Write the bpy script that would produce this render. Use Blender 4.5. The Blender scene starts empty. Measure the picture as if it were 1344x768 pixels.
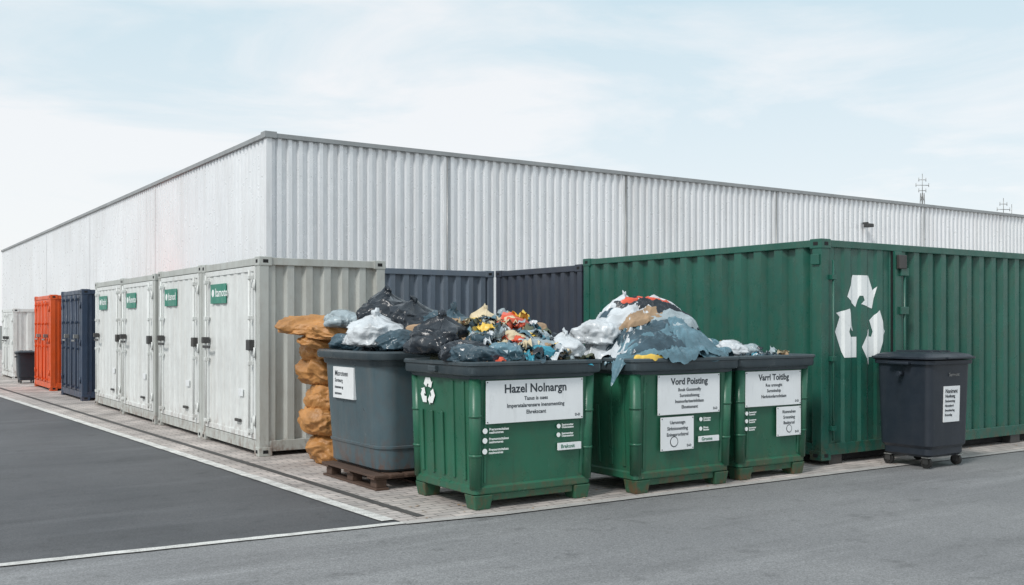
import bpy, bmesh, math, random
from mathutils import Vector, Matrix, noise
random.seed(11)
sc = bpy.context.scene
sc.view_settings.view_transform = 'Standard'
try: sc.view_settings.look = 'None'
except Exception: pass
sc.view_settings.exposure = 0

# ------------------------------------------------------------ materials
def mat(name, col, rough=.5, metal=0.0, var=.15, dirt=.3, dirtcol=(.10,.075,.05), rust=0.0, rustz=.5,
        bump=.0, bscale=40, vscale=1.2, sscale=5.0, spec=.5, crumple=False, alpha=1.0, wear=0.0, wearcol=(.45,.47,.45)):
    m = bpy.data.materials.new(name); m.use_nodes = True
    nt = m.node_tree; N = nt.nodes; L = nt.links
    b = N['Principled BSDF']
    b.inputs['Roughness'].default_value = rough
    b.inputs['Metallic'].default_value = metal
    b.inputs['Specular IOR Level'].default_value = spec
    b.inputs['Alpha'].default_value = alpha
    geo = N.new('ShaderNodeNewGeometry')
    def mapping(s):
        mp = N.new('ShaderNodeMapping'); mp.inputs['Scale'].default_value = s
        L.new(geo.outputs['Position'], mp.inputs['Vector']); return mp.outputs[0]
    def nz(vec, scale, detail=4, rough_=.55):
        n = N.new('ShaderNodeTexNoise'); n.inputs['Scale'].default_value = scale
        n.inputs['Detail'].default_value = detail; n.inputs['Roughness'].default_value = rough_
        L.new(vec, n.inputs['Vector']); return n.outputs['Fac']
    def ramp(fac, a, b_, ca=0, cb=1):
        r = N.new('ShaderNodeMapRange'); r.inputs['From Min'].default_value = a; r.inputs['From Max'].default_value = b_
        r.inputs['To Min'].default_value = ca; r.inputs['To Max'].default_value = cb
        L.new(fac, r.inputs['Value']); return r.outputs[0]
    def mix(f, a, c, blend='MIX'):
        x = N.new('ShaderNodeMix'); x.data_type = 'RGBA'; x.blend_type = blend
        if isinstance(f, float): x.inputs[0].default_value = f
        else: L.new(f, x.inputs[0])
        for i, v in ((6, a), (7, c)):
            if isinstance(v, tuple): x.inputs[i].default_value = (*v, 1)
            else: L.new(v, x.inputs[i])
        return x.outputs[2]
    def mul(a, b_):
        x = N.new('ShaderNodeMath'); x.operation = 'MULTIPLY'
        for i, v in ((0, a), (1, b_)):
            if isinstance(v, float): x.inputs[i].default_value = v
            else: L.new(v, x.inputs[i])
        return x.outputs[0]
    lo = tuple(c*(1-var) for c in col); hi = tuple(min(1, c*(1+var)) for c in col)
    c = mix(ramp(nz(mapping((1,1,1)), vscale, 6), .3, .7), lo, hi)
    if dirt > 0:
        st = ramp(nz(mapping((1,1,.12)), sscale, 5, .65), .48, .78)
        c = mix(mul(st, float(dirt)), c, dirtcol)
    if wear > 0:
        wn = ramp(nz(mapping((1,1,.7)), 14, 9, .78), .60, .68)
        wl = ramp(nz(mapping((1,1,1)), 1.7, 3, .5), .42, .62)
        c = mix(mul(mul(wn, wl), float(wear)), c, wearcol)
        dk = ramp(nz(mapping((1.3,1.3,.25)), 11, 7, .7), .56, .70)
        c = mix(mul(dk, float(wear*.5)), c, tuple(x*.35 for x in col))
    if rust > 0:
        sep = N.new('ShaderNodeSeparateXYZ'); L.new(geo.outputs['Position'], sep.inputs[0])
        zm = ramp(sep.outputs[2], 0, rustz, 1, .12)
        rn = ramp(nz(mapping((1,1,.6)), 9, 8, .7), .46, .62)
        c = mix(mul(mul(zm, rn), float(rust)), c, (.14, .055, .025))
    L.new(c, b.inputs['Base Color'])
    rr = ramp(nz(mapping((1,1,1)), 6, 4), .3, .7, max(0, rough-.1), min(1, rough+.12))
    L.new(rr, b.inputs['Roughness'])
    if bump > 0:
        bp = N.new('ShaderNodeBump'); bp.inputs['Strength'].default_value = bump
        bp.inputs['Distance'].default_value = .012 if crumple else .006
        L.new(nz(mapping((1,1,1)), bscale, 6 if not crumple else 3, .6), bp.inputs['Height'])
        L.new(bp.outputs[0], b.inputs['Normal'])
    return m

M = {}
M['wall'] = mat('corrugated_cladding', (.80,.815,.83), .34, .28, .05, .30, (.48,.45,.42), sscale=2.2, vscale=.35)
M['trim'] = mat('cladding_trim', (.74,.75,.76), .45, .1, .06, .2)
M['cap'] = mat('roof_cap', (.32,.335,.34), .5, .2, .1, .2)
M['plinth'] = mat('concrete_plinth', (.28,.27,.26), .85, 0, .15, .3)
M['roof'] = mat('roof_sheet', (.40,.41,.42), .5, .2, .1, .2)
M['white'] = mat('white_door_paint', (.71,.73,.715), .42, 0, .05, .32, (.40,.37,.32), rust=.75, rustz=.45, bump=.05, sscale=4, wear=.3, wearcol=(.32,.21,.13))
M['grey'] = mat('grey_container_paint', (.46,.48,.455), .45, 0, .07, .38, (.27,.25,.20), rust=.75, rustz=.35, bump=.05, wear=.35, wearcol=(.24,.19,.14))
M['navy'] = mat('slate_blue_paint', (.125,.158,.20), .42, 0, .1, .35, (.16,.17,.17), rust=.4, wear=.4, wearcol=(.25,.27,.28))
M['navyd'] = mat('dark_navy_paint', (.040,.050,.070), .42, 0, .12, .3, (.08,.08,.08), rust=.3, wear=.3, wearcol=(.18,.19,.2))
M['navyl'] = mat('navy_door_paint', (.034,.055,.095), .4, 0, .12, .3, (.08,.08,.08), rust=.3, wear=.3)
M['orange'] = mat('orange_paint', (.72,.10,.018), .42, 0, .1, .35, (.25,.05,.02), rust=.5, wear=.25)
M['cgreen'] = mat('green_container_paint', (.015,.102,.074), .32, 0, .16, .42, (.055,.13,.105), rust=.7, rustz=.35, bump=.05, spec=.5, wear=.55, wearcol=(.13,.24,.21))
M['bgreen'] = mat('green_bin_paint', (.021,.120,.070), .34, 0, .16, .40, (.035,.085,.055), rust=.5, rustz=.38, bump=.08, bscale=60, wear=.5, wearcol=(.15,.27,.21))
M['bgreend'] = mat('green_bin_base', (.022,.10,.055), .5, 0, .2, .45, (.08,.07,.035), rust=.8, rustz=.35, bump=.15, wear=.5)
M['rim'] = mat('dark_rim_plastic', (.042,.060,.070), .34, 0, .15, .4, (.12,.13,.13), bump=.1, wear=.55, wearcol=(.22,.24,.24))
M['gbin'] = mat('grey_bin_plastic', (.072,.112,.130), .36, 0, .12, .45, (.14,.16,.155), rust=.9, rustz=.55, bump=.08, wear=.45, wearcol=(.2,.24,.25))
M['black'] = mat('black_plastic', (.020,.027,.038), .38, 0, .15, .3, (.05,.055,.06), bump=.08, wear=.45, wearcol=(.11,.12,.13))
M['rubber'] = mat('rubber', (.012,.012,.012), .75, 0, .1, .3)
M['steel'] = mat('galvanised_steel', (.35,.35,.34), .4, .7, .15, .4, (.14,.09,.06))
M['dsteel'] = mat('dark_steel', (.07,.07,.07), .5, .4, .2, .4)
M['gap'] = mat('gasket_and_gap_shade', (.01,.01,.011), .8, 0, .1, 0)  # near-black: door gasket, and painted-in dark of gaps and slots
M['sign'] = mat('sign_white', (.80,.82,.83), .35, 0, .04, .18, (.50,.48,.44), wear=.3, wearcol=(.45,.43,.38))
M['decal'] = mat('decal_white', (.86,.88,.87), .4, 0, .05, .12, (.50,.54,.50), wear=.3, wearcol=(.30,.40,.35))
M['ink'] = mat('sign_ink', (.03,.04,.05), .5, 0, .1, 0)
M['inkg'] = mat('sign_ink_green', (.02,.16,.09), .5, 0, .1, 0)
M['sgreen'] = mat('sign_green', (.010,.21,.14), .4, 0, .08, .1)
M['wood'] = mat('pallet_wood', (.085,.05,.035), .8, 0, .3, .5, (.02,.015,.012), bump=.3)
M['sack'] = mat('brown_sack', (.46,.22,.070), .48, 0, .26, .4, (.18,.075,.02), bump=.6, bscale=34, crumple=True, vscale=4)
def film(name, col, var=.2, rough=.24, alpha=1.0):
    return mat(name, col, rough, 0, var, .12, tuple(min(.6, c*1.5+.05) for c in col), bump=.42, bscale=24, crumple=True, vscale=5, alpha=alpha)
M['pwhite'] = film('white_plastic_film', (.66,.70,.73), .16, .22, .86)
M['pgrey'] = film('grey_plastic_film', (.36,.43,.46), .22, .22, .90)
M['pblue'] = film('bluegrey_plastic_film', (.10,.19,.235), .35)
M['pblack'] = film('black_plastic_film', (.016,.022,.030), .3)
M['pslate'] = film('slate_plastic_film', (.042,.078,.102), .35)
M['pred'] = film('orange_red_film', (.66,.10,.05), .2, .35)
M['pyel'] = film('yellow_film', (.74,.49,.08), .15, .35)
M['pcream'] = film('cream_paper', (.60,.50,.33), .2, .6)
M['pteal'] = film('teal_film', (.035,.25,.34), .2, .35)
M['ptan'] = film('cardboard', (.34,.23,.14), .25, .7)
M['polive'] = film('olive_rag', (.10,.11,.07), .3, .7)

def ground_mat(name, col, col2, vs=.35, grain=.35, stain=.0, rough=.82):
    m = bpy.data.materials.new(name); m.use_nodes = True
    nt = m.node_tree; N = nt.nodes; L = nt.links; b = N['Principled BSDF']
    b.inputs['Roughness'].default_value = rough
    geo = N.new('ShaderNodeNewGeometry')
    def nz(s, d, r=.6, sc_=None):
        n = N.new('ShaderNodeTexNoise'); n.inputs['Scale'].default_value = s; n.inputs['Detail'].default_value = d
        n.inputs['Roughness'].default_value = r
        if sc_:
            mp = N.new('ShaderNodeMapping'); mp.inputs['Scale'].default_value = sc_
            L.new(geo.outputs['Position'], mp.inputs['Vector']); L.new(mp.outputs[0], n.inputs['Vector'])
        else: L.new(geo.outputs['Position'], n.inputs['Vector'])
        return n.outputs['Fac']
    r1 = N.new('ShaderNodeMapRange'); r1.inputs['From Min'].default_value = .35; r1.inputs['From Max'].default_value = .68
    L.new(nz(vs, 7), r1.inputs['Value'])
    mx = N.new('ShaderNodeMix'); mx.data_type = 'RGBA'; L.new(r1.outputs[0], mx.inputs[0])
    mx.inputs[6].default_value = (*col, 1); mx.inputs[7].default_value = (*col2, 1)
    src = mx.outputs[2]
    if stain > 0:
        for (s, d, scl, a, b_, k) in ((1.0, 6, (.35,1.6,1), .52, .72, .74), (3.2, 7, (1,1,1), .58, .70, .70), (.9,5,(.25,2.5,1),.54,.72,1.30)):
            r = N.new('ShaderNodeMapRange'); r.inputs['From Min'].default_value = a; r.inputs['From Max'].default_value = b_
            r.inputs['To Min'].default_value = 1; r.inputs['To Max'].default_value = 1+(k-1)*stain
            L.new(nz(s, d, .6, scl), r.inputs['Value'])
            q = N.new('ShaderNodeVectorMath'); q.operation = 'SCALE'; L.new(src, q.inputs[0]); L.new(r.outputs[0], q.inputs['Scale']); src = q.outputs[0]
    g = N.new('ShaderNodeMapRange'); g.inputs['From Min'].default_value = .3; g.inputs['From Max'].default_value = .7
    g.inputs['To Min'].default_value = 1-grain; g.inputs['To Max'].default_value = 1+grain
    L.new(nz(75, 3, .8), g.inputs['Value'])
    m2 = N.new('ShaderNodeVectorMath'); m2.operation = 'SCALE'
    L.new(src, m2.inputs[0]); L.new(g.outputs[0], m2.inputs['Scale'])
    L.new(m2.outputs[0], b.inputs['Base Color'])
    bp = N.new('ShaderNodeBump'); bp.inputs['Strength'].default_value = .6; bp.inputs['Distance'].default_value = .008
    L.new(nz(90, 3, .7), bp.inputs['Height']); L.new(bp.outputs[0], b.inputs['Normal'])
    return m
M['asph'] = ground_mat('asphalt_road', (.185,.186,.190), (.24,.24,.242), .4, .50, 1.0, .66)
M['asphd'] = ground_mat('asphalt_dark', (.060,.062,.067), (.098,.099,.104), .35, .50, 1.0, .62)
M['line'] = ground_mat('worn_white_paint', (.72,.71,.68), (.48,.47,.45), 6, .30, .8)
M['kerbm'] = ground_mat('kerb_concrete', (.46,.44,.42), (.35,.34,.33), 3, .2, .6)
M['dirt'] = ground_mat('far_ground', (.16,.16,.15), (.2,.2,.18))
M['drain'] = ground_mat('drain_dark', (.055,.053,.052), (.09,.085,.08), 4, .3)

def paver_mat():
    m = bpy.data.materials.new('brick_pavers'); m.use_nodes = True
    nt = m.node_tree; N = nt.nodes; L = nt.links; b = N['Principled BSDF']; b.inputs['Roughness'].default_value = .85
    geo = N.new('ShaderNodeNewGeometry')
    br = N.new('ShaderNodeTexBrick'); br.inputs['Scale'].default_value = 1
    br.inputs['Brick Width'].default_value = .22; br.inputs['Row Height'].default_value = .11
    br.inputs['Mortar Size'].default_value = .006; br.inputs['Bias'].default_value = 0
    br.inputs['Color1'].default_value = (.56,.50,.465,1); br.inputs['Color2'].default_value = (.42,.385,.365,1)
    br.inputs['Mortar'].default_value = (.17,.155,.145,1)
    L.new(geo.outputs['Position'], br.inputs['Vector'])
    n = N.new('ShaderNodeTexNoise'); n.inputs['Scale'].default_value = 1.3; n.inputs['Detail'].default_value = 8
    L.new(geo.outputs['Position'], n.inputs['Vector'])
    r = N.new('ShaderNodeMapRange'); r.inputs['From Min'].default_value = .3; r.inputs['From Max'].default_value = .7
    r.inputs['To Min'].default_value = .60; r.inputs['To Max'].default_value = 1.2
    L.new(n.outputs['Fac'], r.inputs['Value'])
    s = N.new('ShaderNodeVectorMath'); s.operation = 'SCALE'
    L.new(br.outputs['Color'], s.inputs[0]); L.new(r.outputs[0], s.inputs['Scale']); L.new(s.outputs[0], b.inputs['Base Color'])
    bp = N.new('ShaderNodeBump'); bp.inputs['Strength'].default_value = .6; bp.inputs['Distance'].default_value = .005; bp.invert = True
    L.new(br.outputs['Fac'], bp.inputs['Height']); L.new(bp.outputs[0], b.inputs['Normal'])
    return m
M['paver'] = paver_mat()

# ------------------------------------------------------------ helpers
def link(o, parent=None):
    sc.collection.objects.link(o)
    if parent: o.parent = parent
    return o
def empty(name, loc=(0,0,0), rz=0, s=1):
    e = bpy.data.objects.new(name, None); e.location = loc; e.rotation_euler[2] = rz; e.scale = (s,s,s)
    return link(e)
def mesh(name, verts, faces, m, parent=None, smooth=False):
    me = bpy.data.meshes.new(name); me.from_pydata([tuple(v) for v in verts], [], faces); me.update()
    if m:
        for x in (m if isinstance(m, list) else [m]): me.materials.append(x)
    if smooth: me.polygons.foreach_set('use_smooth', [True]*len(me.polygons))
    return link(bpy.data.objects.new(name, me), parent)
def hexa(name, b, t, m, parent, bev=0.0):
    bm = bmesh.new(); vs = [bm.verts.new(p) for p in list(b)+list(t)]
    for f in ((3,2,1,0),(4,5,6,7),(0,1,5,4),(1,2,6,5),(2,3,7,6),(3,0,4,7)): bm.faces.new([vs[i] for i in f])
    bm.normal_update()
    if bev > 0: bmesh.ops.bevel(bm, geom=bm.edges[:], offset=bev, segments=2, affect='EDGES', profile=.6)
    me = bpy.data.meshes.new(name); bm.to_mesh(me); bm.free(); me.materials.append(m)
    return link(bpy.data.objects.new(name, me), parent)
def box(name, x0,x1,y0,y1,z0,z1, m, parent, bev=.004):
    return hexa(name, [(x0,y0,z0),(x1,y0,z0),(x1,y1,z0),(x0,y1,z0)], [(x0,y0,z1),(x1,y0,z1),(x1,y1,z1),(x0,y1,z1)], m, parent, bev)
def cyl(name, a, b, r, m, parent, seg=14, r2=None):
    a, b = Vector(a), Vector(b); d = b-a
    bm = bmesh.new()
    bmesh.ops.create_cone(bm, cap_ends=True, segments=seg, radius1=r, radius2=r if r2 is None else r2, depth=d.length,
        matrix=Matrix.Translation((a+b)/2) @ d.to_track_quat('Z','Y').to_matrix().to_4x4())
    for f in bm.faces: f.smooth = len(f.verts) == 4
    me = bpy.data.meshes.new(name); bm.to_mesh(me); bm.free(); me.materials.append(m)
    return link(bpy.data.objects.new(name, me), parent)
def rrect(hx, hy, r, z, n=6):
    pts = []
    for cx, cy, a0 in ((hx-r,hy-r,0),(-hx+r,hy-r,90),(-hx+r,-hy+r,180),(hx-r,-hy+r,270)):
        for i in range(n+1):
            a = math.radians(a0+90*i/n); pts.append((cx+r*math.cos(a), cy+r*math.sin(a), z))
    return pts
def loft(name, loops, m, parent, cap0=True, cap1=True, off=(0,0), smooth=True, ang=35):
    bm = bmesh.new(); rings = []
    for hx, hy, r, z in loops:
        rings.append([bm.verts.new((x+off[0], y+off[1], zz)) for x, y, zz in rrect(hx, hy, r, z)])
    n = len(rings[0])
    for a, b in zip(rings, rings[1:]):
        for i in range(n): bm.faces.new((a[i], a[(i+1)%n], b[(i+1)%n], b[i]))
    if cap0: bm.faces.new(rings[0][::-1])
    if cap1: bm.faces.new(rings[-1])
    bm.normal_update()
    for f in bm.faces: f.smooth = len(f.verts) == 4
    for e in bm.edges:
        if len(e.link_faces) == 2 and e.calc_face_angle(0) > math.radians(ang): e.smooth = False
    me = bpy.data.meshes.new(name); bm.to_mesh(me); bm.free(); me.materials.append(m)
    return link(bpy.data.objects.new(name, me), parent)
def prof(t, pitch, depth):
    u = (t % pitch)/pitch
    if u < .36: return 0
    if u < .5: return -depth*(u-.36)/.14
    if u < .86: return -depth
    return -depth*(1-(u-.86)/.14)
def breaks(L, pitch):
    ts = [0]; k = 0
    while k*pitch < L:
        for f in (0,.36,.5,.86):
            t = (k+f)*pitch
            if 1e-4 < t < L-1e-4: ts.append(t)
        k += 1
    ts.append(L); return ts
def corr(name, p0, p1, z0, z1, nrm, pitch, depth, m, parent):
    p0, p1, nrm = Vector((*p0,0)), Vector((*p1,0)), Vector((*nrm,0))
    L = (p1-p0).length; d = (p1-p0)/L
    vs, fs = [], []
    for t in breaks(L, pitch):
        q = p0+d*t+nrm*prof(t, pitch, depth); vs += [(q.x,q.y,z0),(q.x,q.y,z1)]
    for i in range(len(vs)//2-1): fs.append((2*i,2*i+2,2*i+3,2*i+1))
    return mesh(name, vs, fs, m, parent)
def text(name, s, loc, size, face, m, parent, align='LEFT', bold=0.0, width=1.0):
    cu = bpy.data.curves.new(name, 'FONT'); cu.body = s; cu.size = size; cu.align_x = align; cu.offset = bold
    cu.extrude = .0006; cu.materials.append(m); cu.resolution_u = 2
    o = bpy.data.objects.new(name, cu); o.location = loc
    o.rotation_euler = (math.pi/2, 0, 0 if face == '-Y' else -math.pi/2); o.scale = (width,1,1)
    return link(o, parent)

def recycle_polys(w=.40, head=.35):
    polys = []
    V = [Vector((0,1)), Vector((.866,-.5)), Vector((-.866,-.5))]
    for k in range(3):
        A, B, C = V[(k+2)%3], V[k], V[(k+1)%3]
        pts = [A+(B-A)*.585, A+(B-A)*.80, B+(C-B)*.20, B+(C-B)*.325]
        Lf, Rt = [], []
        for i, p in enumerate(pts):
            if i == 0: d1 = d2 = (pts[1]-p).normalized()
            elif i == len(pts)-1: d1 = d2 = (p-pts[i-1]).normalized()
            else: d1 = (p-pts[i-1]).normalized(); d2 = (pts[i+1]-p).normalized()
            n1 = Vector((-d1.y,d1.x)); n2 = Vector((-d2.y,d2.x)); nn = (n1+n2).normalized()
            s = (w/2)/max(.3, nn.dot(n1)); Lf.append(p+nn*s); Rt.append(p-nn*s)
        for i in range(3): polys.append([Rt[i], Rt[i+1], Lf[i+1], Lf[i]])
        d = (C-B).normalized(); n = Vector((-d.y,d.x)); e = pts[-1]-d*.002
        polys.append([e-n*head, e+d*.30, e+n*head])
    return polys
def recycle(name, cx, cz, R, face, plane, m, parent, fn=None, pitch=None, off=0, sx=1.0):
    allv, allf = [], []
    for poly in recycle_polys():
        bm = bmesh.new()
        vs = [bm.verts.new((cx+p.x*R*sx, 0, cz+p.y*R)) for p in poly]; bm.faces.new(vs)
        if fn:
            for k in range(-2, 40):
                for f in (0,.36,.5,.86):
                    x = off+(k+f)*pitch
                    if cx-R*1.5 < x < cx+R*1.5:
                        bmesh.ops.bisect_plane(bm, geom=bm.verts[:]+bm.edges[:]+bm.faces[:], plane_co=(x,0,0), plane_no=(1,0,0))
        bm.verts.index_update(); b = len(allv)
        for v in bm.verts:
            a = v.co.x; d = -(fn(a) if fn else 0)
            allv.append((a, plane+d, v.co.z) if face == '-Y' else (plane+d, 2*cx-a, v.co.z))
        for f in bm.faces: allf.append([b+v.index for v in f.verts])
        bm.free()
    return mesh(name, allv, allf, m, parent)

# ------------------------------------------------------------ ground
def sheet_poly(name, pts, z, m, parent=None):
    return mesh(name, [(x,y,z) for x,y in pts], [tuple(range(len(pts)))], m, parent)
sheet_poly('ground', [(-900,-900),(900,-900),(900,900),(-900,900)], -.012, M['dirt'])
pl = [(-14,8.78),(1,8.10),(4.1,7.86),(5,7.75),(13.7,7.66),(60,7.60)]
sheet_poly('asphalt_road', [(-60,-40),(60,-40)]+[(x,y) for x,y in pl[::-1]]+[(-60,10.8)], -.006, M['asph'])
sheet_poly('asphalt_yard', [(-60,10.8),(-14,8.78),(1,8.10),(4.1,7.86),(3.95,12.0),(3.2,30),(1.5,75),(-60,75)], -.0055, M['asphd'])
sheet_poly('brick_pavement', [(4.1,7.86),(5,7.75),(13.7,7.66),(60,7.60),(60,75),(1.5,75),(3.2,30),(3.95,12.0)], 0, M['paver'])
def strip(name, pts, w0, w1, z, m, seg=60, wob=.006):
    P = []
    for (a, b) in zip(pts, pts[1:]):
        n = max(1, int((Vector(b)-Vector(a)).length/.12)); n = min(n, 260)
        P += [(a[0]+(b[0]-a[0])*i/n, a[1]+(b[1]-a[1])*i/n) for i in range(n)]
    P.append(pts[-1]); vs, fs = [], []
    for i,(x,y) in enumerate(P):
        a = Vector(P[max(0,i-1)]); b = Vector(P[min(len(P)-1,i+1)]); d = (b-a).normalized(); n = Vector((-d.y,d.x))
        p = Vector((x,y)); l = p+n*(w1+random.uniform(-wob,wob)); r = p+n*(w0+random.uniform(-wob,wob)); vs += [(l.x,l.y,z),(r.x,r.y,z)]
    for i in range(len(P)-1): fs.append((2*i,2*i+1,2*i+3,2*i+2))
    return mesh(name, vs, fs, m)
strip('painted_road_line', [(-14,8.78),(1,8.10),(4.1,7.86)], -.10, .0, .004, M['line'])
strip('flush_kerb', [(4.1,7.86),(5,7.75),(13.7,7.66),(60,7.60)], -.12, 0, .005, M['kerbm'], wob=.002)
strip('painted_parking_line', [(4.1,7.98),(3.95,12.0),(3.2,30),(1.5,75)], .01, .14, .004, M['line'])
strip('drainage_channel', [(4.36,7.98),(4.24,12.0),(3.66,30),(2.0,75)], -.04, .05, .004, M['drain'], wob=.002)

# ------------------------------------------------------------ warehouse
W = empty('warehouse', (8.0,21.8,0))
LX, LY, HW = 62, 43.5, 6.0
corr('front_cladding', (0,0),(LX,0), .3, HW-.1, (0,-1), .25, .07, M['wall'], W)
corr('side_cladding', (0,LY),(0,0), .3, HW-.1, (-1,0), .25, .05, M['wall'], W)
corr('rear_cladding', (LX,LY),(0,LY), .3, HW-.1, (0,1), .25, .045, M['wall'], W)
corr('end_cladding', (LX,0),(LX,LY), .3, HW-.1, (1,0), .25, .045, M['wall'], W)
box('roof', .08,LX-.05,.08,LY-.05,HW-.16,HW-.10, M['roof'], W, 0)
box('plinth', .08,LX-.06,.08,LY-.06,0,.3, M['plinth'], W, 0)
box('eaves_cap_front', -.05,LX+.05,-.06,.10,HW-.10,HW, M['cap'], W)
box('eaves_cap_side', -.06,.10,.103,LY,HW-.10,HW, M['cap'], W)
box('corner_trim', -.035,.10,-.035,.10,.1,HW-.103, M['trim'], W)
box('corner_cap', -.08,.2,-.08,.2,HW-.11,HW+.03, M['cap'], W)
for i, x in enumerate((4.56,10.34,16.5,24.2,32,40,48,56)):
    box('seam_trim_%d'%i, x-.035,x+.035,-.03,.0,.3,HW-.12, M['trim'], W, .003)
    cyl('downpipe_%d'%i, (x+.07,-.03,.3),(x+.07,-.03,HW-.12), .016, M['steel'], W, 8)
for i, y in enumerate((9.5,19,28.5)):
    box('side_seam_%d'%i, -.02,0,y-.025,y+.025,.3,HW-.12, M['trim'], W, .003)
vs, fs = [], []
for z in (1.6,3.35,5.1):
    for k in range(160):
        x = .045+k*.25; b = len(vs); s = .006
        vs += [(x-s,-.006,z-s),(x+s,-.006,z-s),(x+s,-.006,z+s),(x-s,-.006,z+s)]; fs.append((b,b+1,b+2,b+3))
mesh('cladding_screws', vs, fs, M['steel'], W)
box('wall_lamp_bracket', 20.85,20.95,-.18,.0,5.1,5.16, M['dsteel'], W)
box('wall_lamp_head', 20.78,21.02,-.34,-.1,4.98,5.10, M['dsteel'], W, .02)

def mast(loc, h, arms=True):
    E = empty('lattice_mast', loc); m = M['steel']
    for sx, sy in ((-1,-1),(1,-1),(1,1),(-1,1)):
        cyl('leg', (sx*.7,sy*.7,0),(sx*.18,sy*.18,h*.88), .06, m, E, 6)
    k = int(h/1.6)
    for i in range(k):
        z = i*h*.88/k; z2 = (i+1)*h*.88/k; a = .7-.52*z/(h*.88); b = .7-.52*z2/(h*.88)
        cyl('brace', (-a,-a,z),(b,-b,z2), .03, m, E, 5); cyl('brace', (a,a,z),(-b,b,z2), .03, m, E, 5)
        cyl('brace', (-a,a,z),(-b,-b,z2), .03, m, E, 5); cyl('brace', (a,-a,z),(b,b,z2), .03, m, E, 5)
    cyl('spire', (0,0,h*.85),(0,0,h), .05, m, E, 6)
    if arms:
        for z, w in ((h-.9,.5),(h-1.7,.9),(h-2.5,.5)):
            cyl('crossarm', (-w,w*.5,z),(w,-w*.5,z), .045, m, E, 6)
            for s in (-1,1): cyl('antenna', (s*w,-s*w*.5,z-.25),(s*w,-s*w*.5,z+.3), .05, m, E, 6)
mast((134,90.7,0), 24); mast((144,84,0), 20.4); mast((146.2,84,0), 19.6, False)

# ------------------------------------------------------------ containers
def casting(E, x, y, z, m):
    box('corner_casting', x-.09,x+.09,y-.09,y+.09,z-.06,z+.06, m, E, .01)
    box('casting_slot', x-.035,x+.035,y-.0915,y-.08,z-.022,z+.022, M['gap'], E, 0)  # near-black plate on the casting, painted-in shade of the hole
    box('casting_slot_side', x-.0915,x-.08,y-.035,y+.035,z-.022,z+.022, M['gap'], E, 0)
def container(name, x0,x1,y0,y1,H, m, zb=.06, pitch=.28, depth=.035, skip=(), post=.12, rail=.10, rm=None):
    E = empty(name, (x0,y0,0)); X, Y = x1-x0, y1-y0; p = post; rm = rm or m
    for a, b in ((0,0),(X-p,0),(X-p,Y-p),(0,Y-p)):
        box('corner_post', a,a+p,b,b+p,zb,H, m, E, .008)
    def rails(z0, z1, nm):
        box(nm, p+.001,X-p-.001,.006,.086,z0,z1, rm, E, .006); box(nm, p+.001,X-p-.001,Y-.086,Y-.006,z0,z1, rm, E, .006)
        box(nm, .006,.086,p+.001,Y-p-.001,z0,z1, rm, E, .006); box(nm, X-.086,X-.006,p+.001,Y-p-.001,z0,z1, rm, E, .006)
    rails(H-rail, H-.004, 'top_rail'); rails(zb, zb+.14, 'bottom_rail')
    z0, z1 = zb+.14, H-rail
    if 'f' not in skip: corr('front_panel', (p,.022),(X-p,.022), z0, z1, (0,-1), pitch, depth, m, E)
    if 'l' not in skip: corr('left_panel', (.022,Y-p),(.022,p), z0, z1, (-1,0), pitch, depth, m, E)
    corr('back_panel', (X-p,Y-.022),(p,Y-.022), z0, z1, (0,1), pitch, depth, m, E)
    corr('right_panel', (X-.022,p),(X-.022,Y-p), z0, z1, (1,0), pitch, depth, m, E)
    box('roof_panel', .07,X-.07,.07,Y-.07,H-.05,H-.02, m, E, 0)
    box('floor', .09,X-.09,.09,Y-.09,zb+.02,zb+.10, M['dsteel'], E, 0)
    for a in (.082,X-.082):
        for b in (.082,Y-.082):
            casting(E, a, b, H-.052, m); casting(E, a, b, zb+.0, m)
    return E
def lock_bar(E, y, z0, z1, x, m, hm, handle=1):
    cyl('lock_rod', (x-.045,y,z0+.02),(x-.045,y,z1-.02), .016, m, E, 10)
    for z in (z0+.08, z0+.55*(z1-z0)-.25, z0+.55*(z1-z0)+.35, z1-.12):
        box('rod_bracket', x-.068,x-.0,y-.035,y+.035,z-.025,z+.025, m, E, .005)
    if handle:
        zc = z0+.52*(z1-z0); a, b = (y-.02, y+.30) if handle > 0 else (y-.30, y+.02)
        box('handle', x-.09,x-.069,a,b,zc-.02,zc+.02, hm, E, .006)
        box('latch', x-.10,x-.0,y-.045,y+.045,zc+.05,zc+.14, hm, E, .008)
def door_face(E, Y, H, dm, zb=.06, post=.12, rail=.10, leaves=1, single_ribs=.30):
    z0, z1 = zb+.15, H-rail-.01; a, b = post+.015, Y-post-.015
    box('door_gasket', .03,.05,post,Y-post,zb+.14,H-rail, M['gap'], E, 0)
    w = (b-a)/leaves
    for i in range(leaves):
        ya, yb = a+i*w+.008, a+(i+1)*w-.008; t = .07
        box('door_frame_side', .0,.03,ya,ya+t,z0,z1, dm, E, .005); box('door_frame_side', .0,.03,yb-t,yb,z0,z1, dm, E, .005)
        box('door_frame_top', .002,.03,ya+t,yb-t,z1-t,z1, dm, E, .004); box('door_frame_bottom', .002,.03,ya+t,yb-t,z0,z0+t, dm, E, .004)
        corr('door_skin', (.010,yb-t),(.010,ya+t), z0+t, z1-t, (-1,0), single_ribs, .012, dm, E)
        for z in (z0+.25, (z0+z1)/2, z1-.25):
            yy = ya if (i == 0) else yb
            cyl('hinge', (-.012,yy-.004,z-.07),(-.012,yy-.004,z+.07), .016, dm, E, 8)
            s = 1 if yy == ya else -1
            box('hinge_plate', -.012,-.001,min(yy,yy+s*.14),max(yy,yy+s*.14),z-.035,z+.035, dm, E, .004)

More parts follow.
